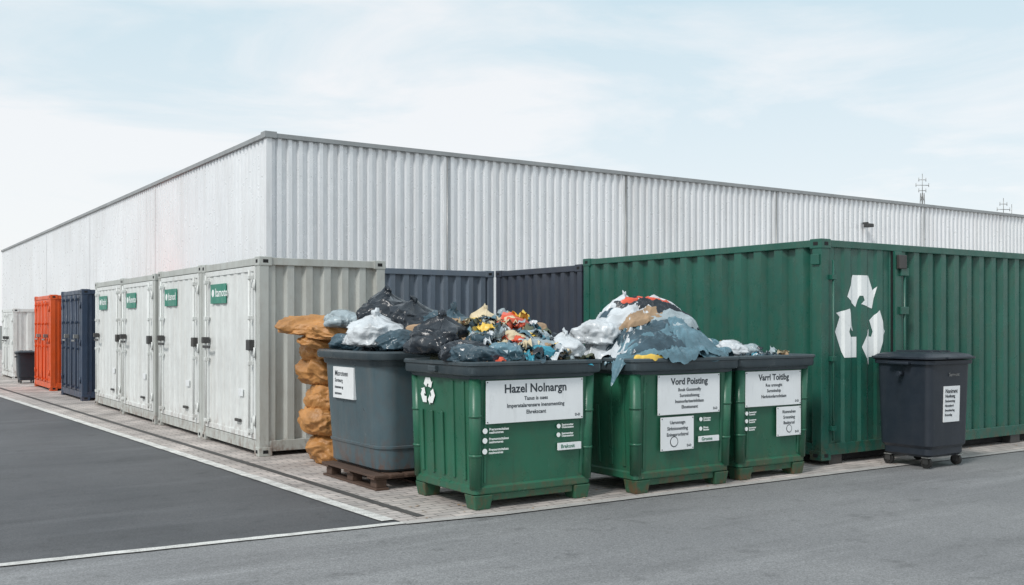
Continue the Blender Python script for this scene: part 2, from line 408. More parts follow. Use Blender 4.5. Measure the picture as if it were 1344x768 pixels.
wy = 12.71
signs = ['Itamoto', 'Itenod', 'Renoto', 'Ritohd']
for i in range(4):
    y0 = wy+i*2.56; y1 = y0+2.47; H = 2.60+(0,.01,-.015,.0)[i]
    E = container('storage_container', 4.56+(0,.02,-.01,.03)[i], 6.37, y0, y1, H, M['grey'], pitch=.26, depth=.055, skip=('l',), post=.13)
    door_face(E, 2.47, H, M['white'], post=.13)
    lock_bar(E, 2.14, .24, 2.46, 0, M['white'], M['dsteel'], -1)
    lock_bar(E, .26, .24, 2.46, 0, M['white'], M['dsteel'], 0)
    box('door_latch', -.07,.0,.19,.33,1.38,1.52, M['dsteel'], E, .01)
    box('green_sign', -.014,-.002,1.32,2.02,2.02,2.30, M['sgreen'], E, .002)
    text('sign_text', signs[i], (-.0155,1.80,2.12), .17, '-X', M['decal'], E, bold=.002)
    cyl('sign_dot', (-.0125,1.90,2.17),(-.0165,1.90,2.17), .055, M['decal'], E, 16)
    box('rating_plate', -.012,-.002,.62,.80,.75,.85, M['sign'], E, .002)
    box('hasp', -.03,-.001,.7,.9,.40,.44, M['dsteel'], E, .004)
    for yy in (.1, 2.37):
        box('foot', .02,.16,yy-.06,yy+.06,0,.062, M['dsteel'], E, .004)

E = container('navy_container', 4.56,10.5,24.1,26.6,2.50, M['navyl'], pitch=.25, skip=('l',))
door_face(E, 2.5, 2.50, M['navyl'], leaves=2, single_ribs=.2)
for y in (.45,.95,1.55,2.05): lock_bar(E, y, .2, 2.4, 0, M['navyl'], M['steel'], 1 if y in (.45,1.55) else 0)
E = container('orange_container', 4.56,10.5,28.1,30.6,2.47, M['orange'], pitch=.25, skip=('l',))
door_face(E, 2.5, 2.47, M['orange'], leaves=2, single_ribs=.2)
for y in (.45,.95,1.55,2.05): lock_bar(E, y, .2, 2.35, 0, M['orange'], M['steel'], 1 if y in (.45,1.55) else 0)
E = container('white_container', 4.56,7.4,34.7,37.2,2.2, M['white'], pitch=.3, skip=('l',))
door_face(E, 2.5, 2.2, M['white'], leaves=2)
for y in (.95,1.55): lock_bar(E, y, .2, 2.1, 0, M['white'], M['dsteel'], 1)
container('navy_container', 6.42,9.92,15.42,17.8,2.68, M['navy'], pitch=.26, depth=.055)
container('navy_container', 9.94,12.4,12.85,15.38,2.68, M['navyd'], pitch=.26, depth=.055)

# green container
GX, GY, GH = 9.94, 8.10, 2.76
G = container('green_container', GX, 18.6, GY, 12.80, GH, M['cgreen'], zb=.12, pitch=.345, depth=.07, skip=('f',), post=.14, rail=.09)
p = .14
corr('logo_panel', (p,.02),(1.40,.02), .26, GH-.09, (0,-1), .32, .022, M['cgreen'], G)
corr('front_panel', (1.58,.022),(8.66-p,.022), .26, GH-.09, (0,-1), .30, .07, M['cgreen'], G)
box('middle_post', 1.42,1.56,-.02,.12,.12,GH-.092, M['cgreen'], G, .006)
for x in (1.395,1.565): box('seam_gap', x,x+.022,.012,.10,.26,GH-.092, M['gap'], G, 0)
box('seam_gap', .128,.15,.012,.10,.26,GH-.092, M['gap'], G, 0)
cyl('hinge_rod', (1.60,-.03,.3),(1.60,-.03,GH-.2), .016, M['cgreen'], G, 8)
for z in (.5,1.2,1.9,2.40):
    box('hinge_block', 1.50,1.66,-.055,-.021,z-.05,z+.05, M['cgreen'], G, .008)
box('hinge_latch', 1.44,1.60,-.07,-.022,2.44,2.62, M['dsteel'], G, .01)
box('post_bracket', -.03,-.001,.02,.14,2.45,2.58, M['cgreen'], G, .01)
cyl('corner_rod', (.19,-.025,.3),(.19,-.025,GH-.25), .014, M['cgreen'], G, 8)
for z in (.45,1.3,2.3): box('rod_clamp', .15,.23,-.045,.02,z-.03,z+.03, M['cgreen'], G, .006)
recycle('recycling_logo', .79, 1.76, .645, '-Y', .02-.004, M['decal'], G, fn=lambda a: prof(a-p, .32, .022), pitch=.32, off=p, sx=.82)
for x in (.3,2.2,4.3,6.4,8.3):
    box('skid', x-.12,x+.12,.03,4.6,0,.118, M['dsteel'], G, .005)
box('under_gap_shade', .35,8.6,.16,.24,.02,.118, M['gap'], G, 0)  # near-black filler, shade of the gap beneath the container put into colour
box('under_gap_shade_side', .12,.18,.3,4.5,.02,.116, M['gap'], G, 0)  # same painted shade along the left side
box('roof_vent', 1.0,1.25,1.0,1.2,GH-.02,GH+.06, M['cgreen'], G, .02)

# ------------------------------------------------------------ bins
def icon_row(E, x, y, z, s, lines, m=None):
    cyl('icon', (x,y+.001,z),(x,y-.003,z), s, M['decal'], E, 16)
    for k, t in enumerate(lines):
        text('label_text', t, (x+s*1.7, y-.002, z+s*.1-k*s*1.1), s*1.25, '-Y', M['decal'], E, bold=.0008)
def sign_plate(E, x0,x1,z0,z1, y, lines, title=None, ts=.11, ls=.045, tm=None):
    box('sign_plate', x0,x1,y-.008,y,z0,z1, M['sign'], E, .002)
    cx = (x0+x1)/2; z = z1-.02
    if title:
        z -= ts*.85; text('sign_title', title, (cx,y-.0095,z), ts, '-Y', M['ink'], E, 'CENTER', bold=.0024); z -= .02
    for l in lines:
        z -= ls*1.05; text('sign_text', l, (cx,y-.0095,z), ls, '-Y', M['ink'], E, 'CENTER', bold=.0008); z -= ls*.2
    text('sign_mark', 'D-D', (x1-.10,y-.0095,z0+.03), .035, '-Y', M['ink'], E, bold=.0008)
    for sx in (x0+.015, x1-.015):
        for sz in (z0+.015, z1-.015): cyl('rivet', (sx,y-.007,sz),(sx,y-.012,sz), .006, M['dsteel'], E, 8)

def big_bin(name, x0,x1,y0,y1, zr=1.38):
    cx, cy = (x0+x1)/2, (y0+y1)/2; hx, hy = (x1-x0)/2, (y1-y0)/2
    E = empty(name, (cx,cy,0)); t = .03; zt = zr-.14
    loft('body', [(hx-t-.02,hy-t-.02,.05,.135),(hx-t+.008,hy-t+.008,.05,.15),(hx-t+.008,hy-t+.008,.05,.21),(hx-t-.012,hy-t-.012,.05,.225),
                  (hx-.012,hy-.012,.06,zt+.01)], M['bgreen'], E)
    loft('rim', [(hx-.03,hy-.03,.05,zt-.03),(hx+.012,hy+.012,.06,zt-.028),(hx+.02,hy+.02,.07,zt),(hx+.062,hy+.062,.09,zt+.014),(hx+.07,hy+.07,.09,zt+.03),
                 (hx+.07,hy+.07,.09,zr-.045),(hx+.085,hy+.085,.10,zr-.035),(hx+.085,hy+.085,.10,zr-.012),(hx+.075,hy+.075,.10,zr),(hx+.0,hy+.0,.06,zr),
                 (hx-.02,hy-.02,.05,zr-.02),(hx-.04,hy-.04,.05,zr-.35)], M['rim'], E)
    for sx in (-1,1):
        for sy in (-1,1):
            a, b = sx*(hx-t-.035), sy*(hy-t-.035); a2, b2 = sx*(hx-.042), sy*(hy-.042)
            cyl('corner_column', (a,b,.2),(a2,b2,zt-.02), .058, M['bgreen'], E, 20)
            for f in (.30,.66):
                q = Vector((a,b,.2)).lerp(Vector((a2,b2,zt-.02)), f)
                cyl('column_collar', q-Vector((0,0,.012)), q+Vector((0,0,.012)), .064, M['bgreen'], E, 20)
            fx, fy = sx*(hx-t-.10), sy*(hy-t-.09); w = .10
            hexa('foot', [(fx-w+.02,fy-w+.02,0),(fx+w-.02,fy-w+.02,0),(fx+w-.02,fy+w-.02,0),(fx-w+.02,fy+w-.02,0)],
                 [(fx-w,fy-w,.14),(fx+w,fy-w,.14),(fx+w,fy+w,.14),(fx-w,fy+w,.14)], M['bgreend'], E, .012)
    for sy in (-1,1):
        yy = sy*(hy-t-.07)
        box('base_beam', -hx+t+.20,hx-t-.20,yy-.05,yy+.05,.075,.14, M['bgreend'], E, .01)
        box('base_band', -hx+t+.03,hx-t-.03,sy*(hy-t)-.010,sy*(hy-t)+.010,.15,.212, M['bgreend'], E, .008)
        for sx in (-1,1):
            xa = sx*(hx-.145); yb, yt = sy*(hy-t-.012), sy*(hy-.016)
            def so(v, e): return (min(v, v+sy*e), max(v, v+sy*e))
            b0, b1 = so(yb,.010); t0, t1 = so(yt,.010)
            hexa('front_strip', [(xa-.012,b0,.25),(xa+.012,b0,.25),(xa+.012,b1,.25),(xa-.012,b1,.25)],[(xa-.012,t0,zt-.05),(xa+.012,t0,zt-.05),(xa+.012,t1,zt-.05),(xa-.012,t1,zt-.05)], M['bgreen'], E, .003)
    n = 5
    for sx in (-1,1):
        for i in range(n):
            y = -hy+.20+i*(2*hy-.40)/(n-1)
            xb, xt = sx*(hx-t-.012), sx*(hx-.016); w = .022
            zh = zt-.36 if i > 1 else zt-.05
            hexa('side_rib', [(min(xb,xb+sx*.018),y-w,.27),(max(xb,xb+sx*.018),y-w,.27),(max(xb,xb+sx*.018),y+w,.27),(min(xb,xb+sx*.018),y+w,.27)],
                 [(min(xt,xt+sx*.016),y-w,zh),(max(xt,xt+sx*.016),y-w,zh),(max(xt,xt+sx*.016),y+w,zh),(min(xt,xt+sx*.016),y+w,zh)], M['bgreen'], E, .005)
        box('rim_trunnion', *(sorted((sx*(hx+.06), sx*(hx+.11)))), -.07,.07, zr-.11,zr-.05, M['rim'], E, .01)
    return E, hx, hy
E, hx, hy = big_bin('recycling_bin', 4.86,6.27,7.90,9.10)
f = -hy-.004
sign_plate(E, 4.99-5.565,6.12-5.565,.80,1.20, f, ['Tasus is oaes','Imperatalarensare inensmenting','Ehrekscant'], 'Hazel Nolnargn', .115, .052)
for k, z in enumerate((.735,.645,.545)): icon_row(E, -.575, f+.010+.003*k, z, .026, ['Prersorstcitaluss','nesinonsnes'])
for k, z in enumerate((.735,.65)): icon_row(E, .27, f+.010+.003*k, z, .022, ['Sestrersriter','Oussoseston'])
box('small_label', .26,.54,f,f+.02,.50,.57, M['sign'], E, .002); text('label_text','Brakcnit', (.29,f-.0015,.52), .05,'-Y',M['inkg'],E,bold=.0008)
recycle('recycling_logo', .27, 1.06, .155, '-X', -hx+.004, M['decal'], E)
E, hx, hy = big_bin('recycling_bin', 6.68,8.06,7.76,8.98); f = -hy-.004; c = 7.37
sign_plate(E, 6.98-c,7.86-c,.79,1.20, f, ['Bouk Guosnntfly','Sursninshiensg','Inssnorlariserinhtiasn','Ehnetssnant'], 'Vord Poisting', .095, .048)
sign_plate(E, 7.02-c,7.48-c,.42,.765, f, ['Uarunnsgn','Sirknionenting','Enineprorlstrnl'], None, .05, .05)
cyl('stamp', (7.2-c,f-.0085,.51),(7.2-c,f-.011,.51), .055, M['ink'], E, 24); cyl('stamp_inner', (7.2-c,f-.011,.51),(7.2-c,f-.0125,.51), .046, M['sign'], E, 24)
icon_row(E, 7.60-c, f+.010, .72, .022, ['Erioutsen','Eruretins']); icon_row(E, 7.60-c, f+.013, .62, .022, ['Nirsns','Bnsnins'])
box('small_label', 7.57-c,7.86-c,f,f+.02,.48,.54, M['sign'], E, .002); text('label_text','Gronne', (7.6-c,f-.0015,.495), .05,'-Y',M['inkg'],E,bold=.0008)
E, hx, hy = big_bin('recycling_bin', 8.22,9.34,7.80,8.98); f = -hy-.004; c = 8.78
sign_plate(E, 8.30-c,9.20-c,.81,1.20, f, ['Ros ursnoght','Sursninship','Nsrknionlarnnhtiasn'], 'Varrl Toitibg', .095, .05)
sign_plate(E, 8.80-c,9.20-c,.46,.79, f, ['Riumnshen','Srnnsning','Bssitnrssl'], None, .05, .05)
for k, z in enumerate((.74,.655,.57)): icon_row(E, 8.335-c, f+.010+.003*k, z, .022, ['Inosetsrer','Snonsrlt'])
cyl('stamp', (9.0-c,f-.0085,.54),(9.0-c,f-.011,.54), .045, M['ink'], E, 24); cyl('stamp_inner', (9.0-c,f-.011,.54),(9.0-c,f-.0125,.54), .037, M['sign'], E, 24)

# grey plastic bin on pallet
E = empty('grey_waste_bin', (5.28,10.24,0)); hx, hy = .60,.76; zr = 1.44
loft('body', [(hx-.10,hy-.10,.14,.165),(hx-.07,hy-.07,.17,.19),(hx-.065,hy-.065,.18,.26),(hx-.03,hy-.03,.2,.8),(hx,hy,.21,zr-.13)], M['gbin'], E)
loft('rim', [(hx-.03,hy-.03,.18,zr-.16),(hx+.02,hy+.02,.22,zr-.155),(hx+.03,hy+.03,.22,zr-.10),(hx+.08,hy+.08,.24,zr-.09),(hx+.09,hy+.09,.25,zr-.07),
             (hx+.09,hy+.09,.25,zr-.02),(hx+.075,hy+.075,.24,zr),(hx+.0,hy+.0,.21,zr),(hx-.03,hy-.03,.2,zr-.02),(hx-.04,hy-.04,.2,zr-.3)], M['rim'], E)
loft('reinforcing_band', [(hx-.062,hy-.062,.18,.40),(hx-.042,hy-.042,.19,.408),(hx-.04,hy-.04,.19,.432),(hx-.055,hy-.055,.18,.44)], M['gbin'], E, False, False)
box('sign_plate', -hx-.010,-hx+.03,-.16,.38,.90,1.25, M['sign'], E, .002)
for k, (t, s) in enumerate((('Misroteen',.085),('Sorteurg',.06),('irsnensen ag',.045),('nersnonrs',.045))):
    text('sign_text', t, (-hx-.0115,.33,1.15-k*.07), s, '-X', M['ink'], E, bold=.001)
P = empty('pallet', (5.25,10.12,0))
for x in (-.6,-.04,.52):
    for y in (-.64,-.06,.50): box('block', x,x+.12,y,y+.14,.025,.11, M['wood'], P, .006)
for y in (-.66,-.07,.51): box('stringer', -.64,.66,y,y+.16,.112,.132, M['wood'], P, .004)
for k in range(7): box('deck_board', -.64+k*.19,-.64+k*.19+.15,-.68,.69,.134,.156, M['wood'], P, .004)
for x in (-.62,-.06,.50): box('bottom_board', x,x+.15,-.68,.69,.002,.024, M['wood'], P, .003)

def wheeled_bin(name, loc, hx, hy, H, s=1.0, label=True):
    E = empty(name, loc, 0, s); zt = H-.11; zb = .13; k = .10
    loft('body', [(hx-k-.03,hy-k-.03,.05,zb),(hx-k,hy-k,.07,zb+.03),(hx-k,hy-k,.07,zb+.10),(hx-k+.03,hy-k+.03,.08,zb+.14),(hx-.045,hy-.045,.08,zt-.06),(hx-.04,hy-.04,.08,zt)], M['black'], E)
    loft('rim', [(hx-.04,hy-.04,.08,zt-.05),(hx-.012,hy-.012,.09,zt-.045),(hx-.008,hy-.008,.09,zt),(hx-.03,hy-.03,.08,zt+.002)], M['black'], E, False, False)
    loft('lid', [(hx-.0,hy-.0,.09,zt+.012),(hx+.02,hy+.02,.10,zt+.02),(hx+.02,hy+.02,.10,zt+.04),(hx-.01,hy-.01,.09,zt+.05),(hx-.03,hy-.03,.09,zt+.07),(hx-.12,hy-.12,.09,zt+.09),(hx-.25,hy-.22,.08,zt+.10)], M['black'], E)
    for x in (-.18,0,.18): box('lid_ridge', x-.02,x+.02,-hy+.18,hy-.18,zt+.09,zt+.113, M['black'], E, .006)
    for sx in (-1,1):
        cyl('trunnion', (sx*(hx-.03),0,zt-.16),(sx*(hx+.05),0,zt-.16), .03, M['black'], E, 14)
        box('side_handle', *(sorted((sx*(hx-.02), sx*(hx+.05)))), -.14,.14,zt-.05,zt-.015, M['black'], E, .01)
    cyl('lid_hinge', (-hx+.1,hy+.02,zt+.02),(hx-.1,hy+.02,zt+.02), .022, M['black'], E, 10)
    box('front_grip', -.18,.18,-hy-.045,-hy+.0,zt+.018,zt+.044, M['black'], E, .01)
    for sx in (-1,1):
        for sy in (-1,1):
            x, y = sx*(hx-k-.06), sy*(hy-k-.06)
            box('castor_plate', x-.05,x+.05,y-.05,y+.05,.122,.135, M['steel'], E, .003)
            for o in (-.028,.028): box('castor_fork', x+o-.004,x+o+.004,y-.025,y+.045,.05,.122, M['dsteel'], E, .002)
            cyl('wheel', (x-.02,y+.01,.065),(x+.02,y+.01,.065), .065, M['rubber'], E, 22)
            cyl('wheel_hub', (x-.023,y+.01,.065),(x+.023,y+.01,.065), .03, M['dsteel'], E, 14)
    if label:
        fy0 = -(hy-k+.03)-.005
        yy = lambda z: fy0-(z-zb-.14)*(k-.03-.045+.0)/(zt-.20-zb)-.006
        hexa('sign_plate', [(-.14,yy(.55),.55),(.18,yy(.55),.55),(.18,-.30,.55),(-.14,-.30,.55)], [(-.14,yy(.98),.98),(.18,yy(.98),.98),(.18,-.30,.98),(-.14,-.30,.98)], M['sign'], E, .001)
        for q, (t, s_) in enumerate((('Nsnirant',.07),('Nodtung',.055),('Enrionnring',.042),('Nirstelasrd',.038),('Srnoulnsring',.038),('Ersnonhg',.038))):
            z = .90-q*.055; text('sign_text', t, (-.12,yy(z)-.004,z), s_, '-Y', M['ink'], E, bold=.0008)
        text('maker_mark', 'Sarrvont', (.05,yy(1.1)-.004,1.10), .06, '-Y', M['steel'], E, 'CENTER')
    return E
wheeled_bin('wheeled_waste_bin', (11.14,7.53,0), .46,.42,1.40)
wheeled_bin('wheeled_waste_bin', (4.60,32.4,0), .40,.45,1.40, .68, False)

# ------------------------------------------------------------ rubbish
def folds(p, s, amp=(1,.5,.26), fr=(1.0,2.2,4.8), wid=2.2):
    w = Vector((noise.noise(p*.7+Vector((s,0,0))), noise.noise(p*.7+Vector((0,s,0))), noise.noise(p*.7+Vector((0,0,s)))))*.8
    t = 0
    for a, f in zip(amp, fr):
        n = noise.noise((p+w)*f+Vector((s*1.7,f,s)))
        t += a*(1-min(1, abs(n)*wid))**1.8
    return t
def bag(name, loc, size, m, seed, parent, rz=0, tilt=0, tie=False, sub=5, crease=.14, flat=.35, soft=1.0):
    bm = bmesh.new(); bmesh.ops.create_icosphere(bm, subdivisions=sub, radius=1)
    S = Vector((seed*3.7, seed*1.3, seed*7.1))
    for v in bm.verts:
        n = v.co.normalized()
        a = noise.noise(n*1.2+S)*.32
        c = folds(Vector((n.x*1.7,n.y*1.7,n.z*1.0))+S, seed*2.3)
        rr = 1+a*soft+crease*(c-.5)
        q = Vector((math.copysign(abs(n.x)**.8, n.x), math.copysign(abs(n.y)**.8, n.y), n.z))
        p = q*rr
        if tie:
            ang = math.atan2(n.y, n.x); up = max(0, n.z)
            r_ = 1+.07*up*math.sin(ang*11+3*noise.noise(n*2+S))
            p.x *= r_; p.y *= r_
            if n.z > .78:
                k = (n.z-.78)/.22; g = 1-.82*min(1,k*1.6) if k < .62 else .18+.9*(k-.62)
                p.x *= g; p.y *= g; p.z += .50*k+.2*k*noise.noise(n*9+S)
        if p.z < -flat: p.z = -flat+(p.z+flat)*.25
        v.co = Vector((p.x*size[0], p.y*size[1], p.z*size[2]))
    bm.transform(Matrix.Translation(loc) @ Matrix.Rotation(rz,4,'Z') @ Matrix.Rotation(tilt,4,'Y'))
    for f in bm.faces: f.smooth = True
    me = bpy.data.meshes.new(name); bm.to_mesh(me); bm.free(); me.materials.append(m)
    return link(bpy.data.objects.new(name, me), parent)
def make_heap(cx, cy, hx, hy, zr, H, peaks, seed):
    def h(x, y):
        u, v = (x-cx)/hx, (y-cy)/hy
        m_ = (abs(u)**4+abs(v)**4)**.25
        base = zr-.04+(H*(1-m_**2.6)*.6 if m_ <= 1 else 0)
        k = 1 if m_ < .85 else max(0, 1-(m_-.85)*3.3)
        for px, py, ph, pr in peaks:
            base += ph*math.exp(-((x-px)**2+(y-py)**2)/(pr*pr))*k
        return base+.015*noise.noise(Vector((x*3,y*3,seed)))
    def out(x, y):
        return max(0, max(abs(x-cx)-hx-.10, abs(y-cy)-hy-.10))
    return h, out
def crumpled_base(name, cx, cy, hx, hy, h, m, parent, seed):
    n = 90; vs, fs = [], []
    for j in range(n+1):
        for i in range(n+1):
            x, y = cx-hx+2*hx*i/n, cy-hy+2*hy*j/n
            vs.append((x,y,h(x,y)+.05*noise.turbulence(Vector((x*5,y*5,seed)), 4, True)-.05))
    for j in range(n):
        for i in range(n): a = j*(n+1)+i; fs.append((a,a+1,a+n+2,a+n+1))
    return mesh(name, vs, fs, m, parent, True)
def scraps(name, cx, cy, hx, hy, h, mats, parent, seed, count, smin=.05, smax=.16):
    R = random.Random(seed); vs, fs, mi = [], [], []
    for k in range(count):
        u, v = R.uniform(-1,1), R.uniform(-1,1)
        x, y = cx+u*hx, cy+v*hy; z = h(x,y)+R.uniform(.0,.06)
        s = R.uniform(smin,smax); asp = R.uniform(.45,1.0); n = 14
        rot = Matrix.Rotation(R.uniform(0,6.28),3,'Z') @ Matrix.Rotation(R.gauss(0,.35),3,'X') @ Matrix.Rotation(R.gauss(0,.35),3,'Y')
        S = Vector((R.uniform(0,99),R.uniform(0,99),R.uniform(0,99))); b = len(vs); mm = R.randrange(len(mats)); curl = R.uniform(-2.5,1.0)
        for j in range(n):
            for i in range(n):
                a, c = (i/(n-1)-.5)*2, (j/(n-1)-.5)*2
                q2 = 1-.2*abs(a*c)
                a2 = a*q2+.3*noise.noise(S+Vector((a*1.7,c*1.7,5))); c2_ = c*q2+.3*noise.noise(S+Vector((a*1.7,c*1.7,9)))
                q = Vector((a2*s, c2_*s*asp, curl*.22*s*(a*a+c*c*.5) + s*.7*noise.noise(S+Vector((a*1.3,c*1.3,0)))+s*.34*folds(S+Vector((a*1.1,c*1.1,0)),3)))
                q = rot @ q; vs.append((x+q.x,y+q.y,max(z+q.z, 1.30)))
        for j in range(n-1):
            for i in range(n-1): a = b+j*n+i; fs.append((a,a+1,a+n+1,a+n)); mi.append(mm)
    o = mesh(name, vs, fs, mats, parent, True)
    o.data.polygons.foreach_set('material_index', mi); return o
def sheet(name, x, y, sx, sy, rot, h, out, off, m, seed, parent, amp=.05, fx=1.3, fy=4.4, lift=0.0, nx=140, ny=100, tuck=.05):
    vs, fs = [], []; c_, s_ = math.cos(rot), math.sin(rot)
    for j in range(ny+1):
        for i in range(nx+1):
            a, b = 2*i/nx-1, 2*j/ny-1
            ca, cb = a*math.sqrt(max(0,1-.40*b*b)), b*math.sqrt(max(0,1-.40*a*a))
            e1 = 1+.26*noise.noise(Vector((b*1.6,seed,1)))+.05*noise.noise(Vector((b*5,seed,3))); e2 = 1+.26*noise.noise(Vector((a*1.6,seed,2)))+.05*noise.noise(Vector((a*5,seed,6)))
            lx, ly = ca*sx*e1*1.15, cb*sy*e2*1.15
            X, Y = x+lx*c_-ly*s_, y+lx*s_+ly*c_
            w = folds(Vector((lx*fx*1.5,ly*fy*1.0,seed*3.1)), seed*1.9, amp=(1,.5,.28))
            w2 = noise.noise(Vector((lx*fx*1.3,ly*fy*.6,seed+3)))
            w3 = math.sin(ly*fy*9+lx*2.0+5*noise.noise(Vector((lx*1.5,ly*1.5,seed))))
            z = h(X,Y)+off+amp*(.95*w+.9*w2+.18*w3-.2)+lift*max(0,a)**2
            edge = max(abs(a),abs(b))
            if edge > .78: z -= tuck*((edge-.78)/.22)**2
            o = out(X,Y)
            if o > 0: z = z-min(o*1.8,.35)
            vs.append((X,Y,z))
    for j in range(ny):
        for i in range(nx): a = j*(nx+1)+i; fs.append((a,a+1,a+nx+2,a+nx+1))
    return mesh(name, vs, fs, m, parent, True)

allm = [M[k] for k in ('pwhite','pblue','pblack','pslate','pcream','pteal','ptan','pgrey','pblack','pslate','pgrey','pblue')]
allc = [M[k] for k in ('pwhite','pcream','pteal','pgrey','pwhite','ptan','pred','pgrey','pblue','pblack','pcream','pslate','polive','pblack','pgrey','pyel','pslate','ptan','pblue','pslate','polive')]
c1 = (5.565,8.50,.70,.60)
h1, o1 = make_heap(*c1, 1.36, .38, [(5.25,8.75,.14,.35),(5.9,8.7,.16,.35),(5.6,8.9,.14,.3)], 3.3)
Q = empty('garbage_heap', (0,0,0))
crumpled_base('heap_core', *c1, h1, M['polive'], Q, 2)
scraps('mixed_scraps', 5.62,8.5,.62,.60, h1, allc, Q, 5, 190, .05, .12)
scraps('small_scraps', 5.65,8.5,.62,.58, h1, allc, Q, 6, 190, .025, .055)
bag('black_bag', (5.02,8.75,1.52), (.27,.30,.22), M['pblack'], 3, Q, .4, tie=True)
bag('black_bag', (5.05,8.35,1.43), (.27,.24,.15), M['pblack'], 13, Q, .9)
bag('slate_bag', (4.98,8.10,1.42), (.21,.2,.11), M['pslate'], 15, Q, .2)
bag('dark_bag', (5.30,9.0,1.62), (.26,.24,.21), M['pslate'], 5, Q, 1.4, tie=True)
bag('blue_bag', (5.36,8.10,1.43), (.2,.18,.11), M['pblue'], 16, Q, .8)
bag('cream_bag', (5.66,8.95,1.70), (.16,.15,.15), M['pcream'], 6, Q, .1, tie=True)
bag('white_bag', (6.10,8.15,1.46), (.22,.20,.14), M['pwhite'], 7, Q, .8, tie=True)
bag('white_bag', (5.85,8.40,1.56), (.18,.16,.11), M['pgrey'], 17, Q, .3)
bag('yellow_bag', (5.46,8.92,1.69), (.12,.11,.10), M['pyel'], 8, Q, sub=4)
bag('teal_bag', (5.74,8.05,1.43), (.15,.12,.09), M['pteal'], 9, Q)
bag('dark_bag', (5.22,8.34,1.55), (.14,.12,.09), M['pslate'], 39, Q)
bag('tan_bag', (6.05,8.75,1.62), (.20,.18,.14), M['ptan'], 10, Q)
bag('grey_bag', (5.92,8.98,1.64), (.20,.18,.14), M['pgrey'], 40, Q)
bag('dark_bag', (6.15,8.45,1.52), (.16,.18,.11), M['pblack'], 47, Q)
bag('cream_bag', (5.55,8.30,1.57), (.16,.13,.09), M['pcream'], 46, Q, .7)
sheet('red_scrap', 5.80,8.60,.18,.10,.5, h1, o1, .09, M['pred'], 4, Q, .04, nx=40, ny=30)
sheet('grey_scrap', 5.72,8.15,.22,.12,-.3, h1, o1, .07, M['pgrey'], 24, Q, .04, nx=40, ny=30)
c2 = (7.37,8.37,.68,.60)
h2, o2 = make_heap(*c2, 1.38, .36, [(7.35,8.55,.20,.42),(7.78,8.35,.15,.34),(6.90,8.5,.16,.3),(7.3,8.0,.06,.4)], 9.3)
Q = empty('garbage_heap', (0,0,0))
crumpled_base('heap_core', *c2, h2, M['pslate'], Q, 5)
sheet('slate_sheet', 7.25,8.30,.52,.34,-.1, h2, o2, .05, M['pslate'], 11, Q, .06)
sheet('bluegrey_sheet', 7.36,7.96,.72,.27,.02, h2, o2, .055, M['pblue'], 5, Q, .06)
sheet('slate_sheet', 7.76,8.06,.36,.32,.2, h2, o2, .085, M['pblue'], 6, Q, .06)
sheet('slate_sheet', 7.10,7.96,.32,.15,-.1, h2, o2, .095, M['pslate'], 26, Q, .05)
sheet('grey_sheet', 7.48,8.10,.30,.10,-.15, h2, o2, .11, M['pgrey'], 27, Q, .05)
sheet('black_sheet', 7.58,8.34,.46,.20,-.30, h2, o2, .125, M['pblack'], 7, Q, .06)
sheet('red_sheet', 7.54,8.46,.44,.11,-.30, h2, o2, .19, M['pred'], 8, Q, .04, nx=80, ny=40)
sheet('tan_sheet', 7.20,8.19,.30,.07,.08, h2, o2, .14, M['ptan'], 28, Q, .04, nx=60, ny=40)
sheet('white_strip', 7.80,8.40,.44,.06,-.50, h2, o2, .20, M['pwhite'], 21, Q, .04, nx=80, ny=40)
sheet('white_sheet', 7.34,8.66,.34,.20,-.25, h2, o2, .16, M['pwhite'], 22, Q, .055, nx=90, ny=60)
sheet('white_sheet', 6.92,8.36,.36,.30,.35, h2, o2, .08, M['pwhite'], 2, Q, .07)
sheet('yellow_sheet', 6.92,7.76,.22,.07,.02, h2, o2, .06, M['pyel'], 9, Q, .02, nx=50, ny=30)
bag('white_bag', (6.80,8.44,1.60), (.30,.26,.18), M['pwhite'], 31, Q, .5)
bag('white_peak', (7.42,8.80,1.88), (.14,.13,.13), M['pwhite'], 33, Q, .2, tie=True)
bag('blue_bag', (7.12,8.55,1.72), (.24,.22,.16), M['pblue'], 32, Q, .9)
scraps('mixed_scraps', 7.37,8.45,.62,.45, h2, allm, Q, 8, 30, .04, .09)
c3 = (8.78,8.40,.55,.58)
h3, o3 = make_heap(*c3, 1.36, .10, [(8.5,8.4,.05,.3)], 1.3)
Q = empty('garbage_heap', (0,0,0))
crumpled_base('heap_core', *c3, h3, M['pslate'], Q, 7)
scraps('mixed_scraps', 8.70,8.3,.42,.5, h3, allm, Q, 18, 40, .04, .09)
bag('white_bag', (8.45,8.15,1.43), (.18,.18,.10), M['pwhite'], 41, Q, .5)
bag('white_bag', (8.78,8.2,1.41), (.17,.15,.08), M['pgrey'], 43, Q, .5)
bag('blue_bag', (8.35,8.45,1.44), (.15,.2,.10), M['pblue'], 44, Q, .5)
Q = empty('garbage_heap', (0,0,0))
c4 = (5.28,10.24,.56,.72)
h4, o4 = make_heap(*c4, 1.42, .30, [(5.3,10.2,.12,.4)], 4.3)
crumpled_base('heap_core', *c4, h4, M['pslate'], Q, 9)
scraps('mixed_scraps', 5.28,10.2,.5,.66, h4, allm, Q, 28, 60, .04, .11)
bag('white_bag', (4.88,9.98,1.58), (.30,.30,.19), M['pwhite'], 51, Q, .3, tie=True)
bag('grey_bag', (4.90,10.60,1.50), (.20,.28,.12), M['pslate'], 52, Q, .3)
bag('clear_bag', (5.05,11.15,1.74), (.26,.22,.13), M['pgrey'], 53, Q, .8)
bag('black_bag', (5.28,10.45,1.80), (.36,.30,.24), M['pblack'], 54, Q, .9, tie=True)
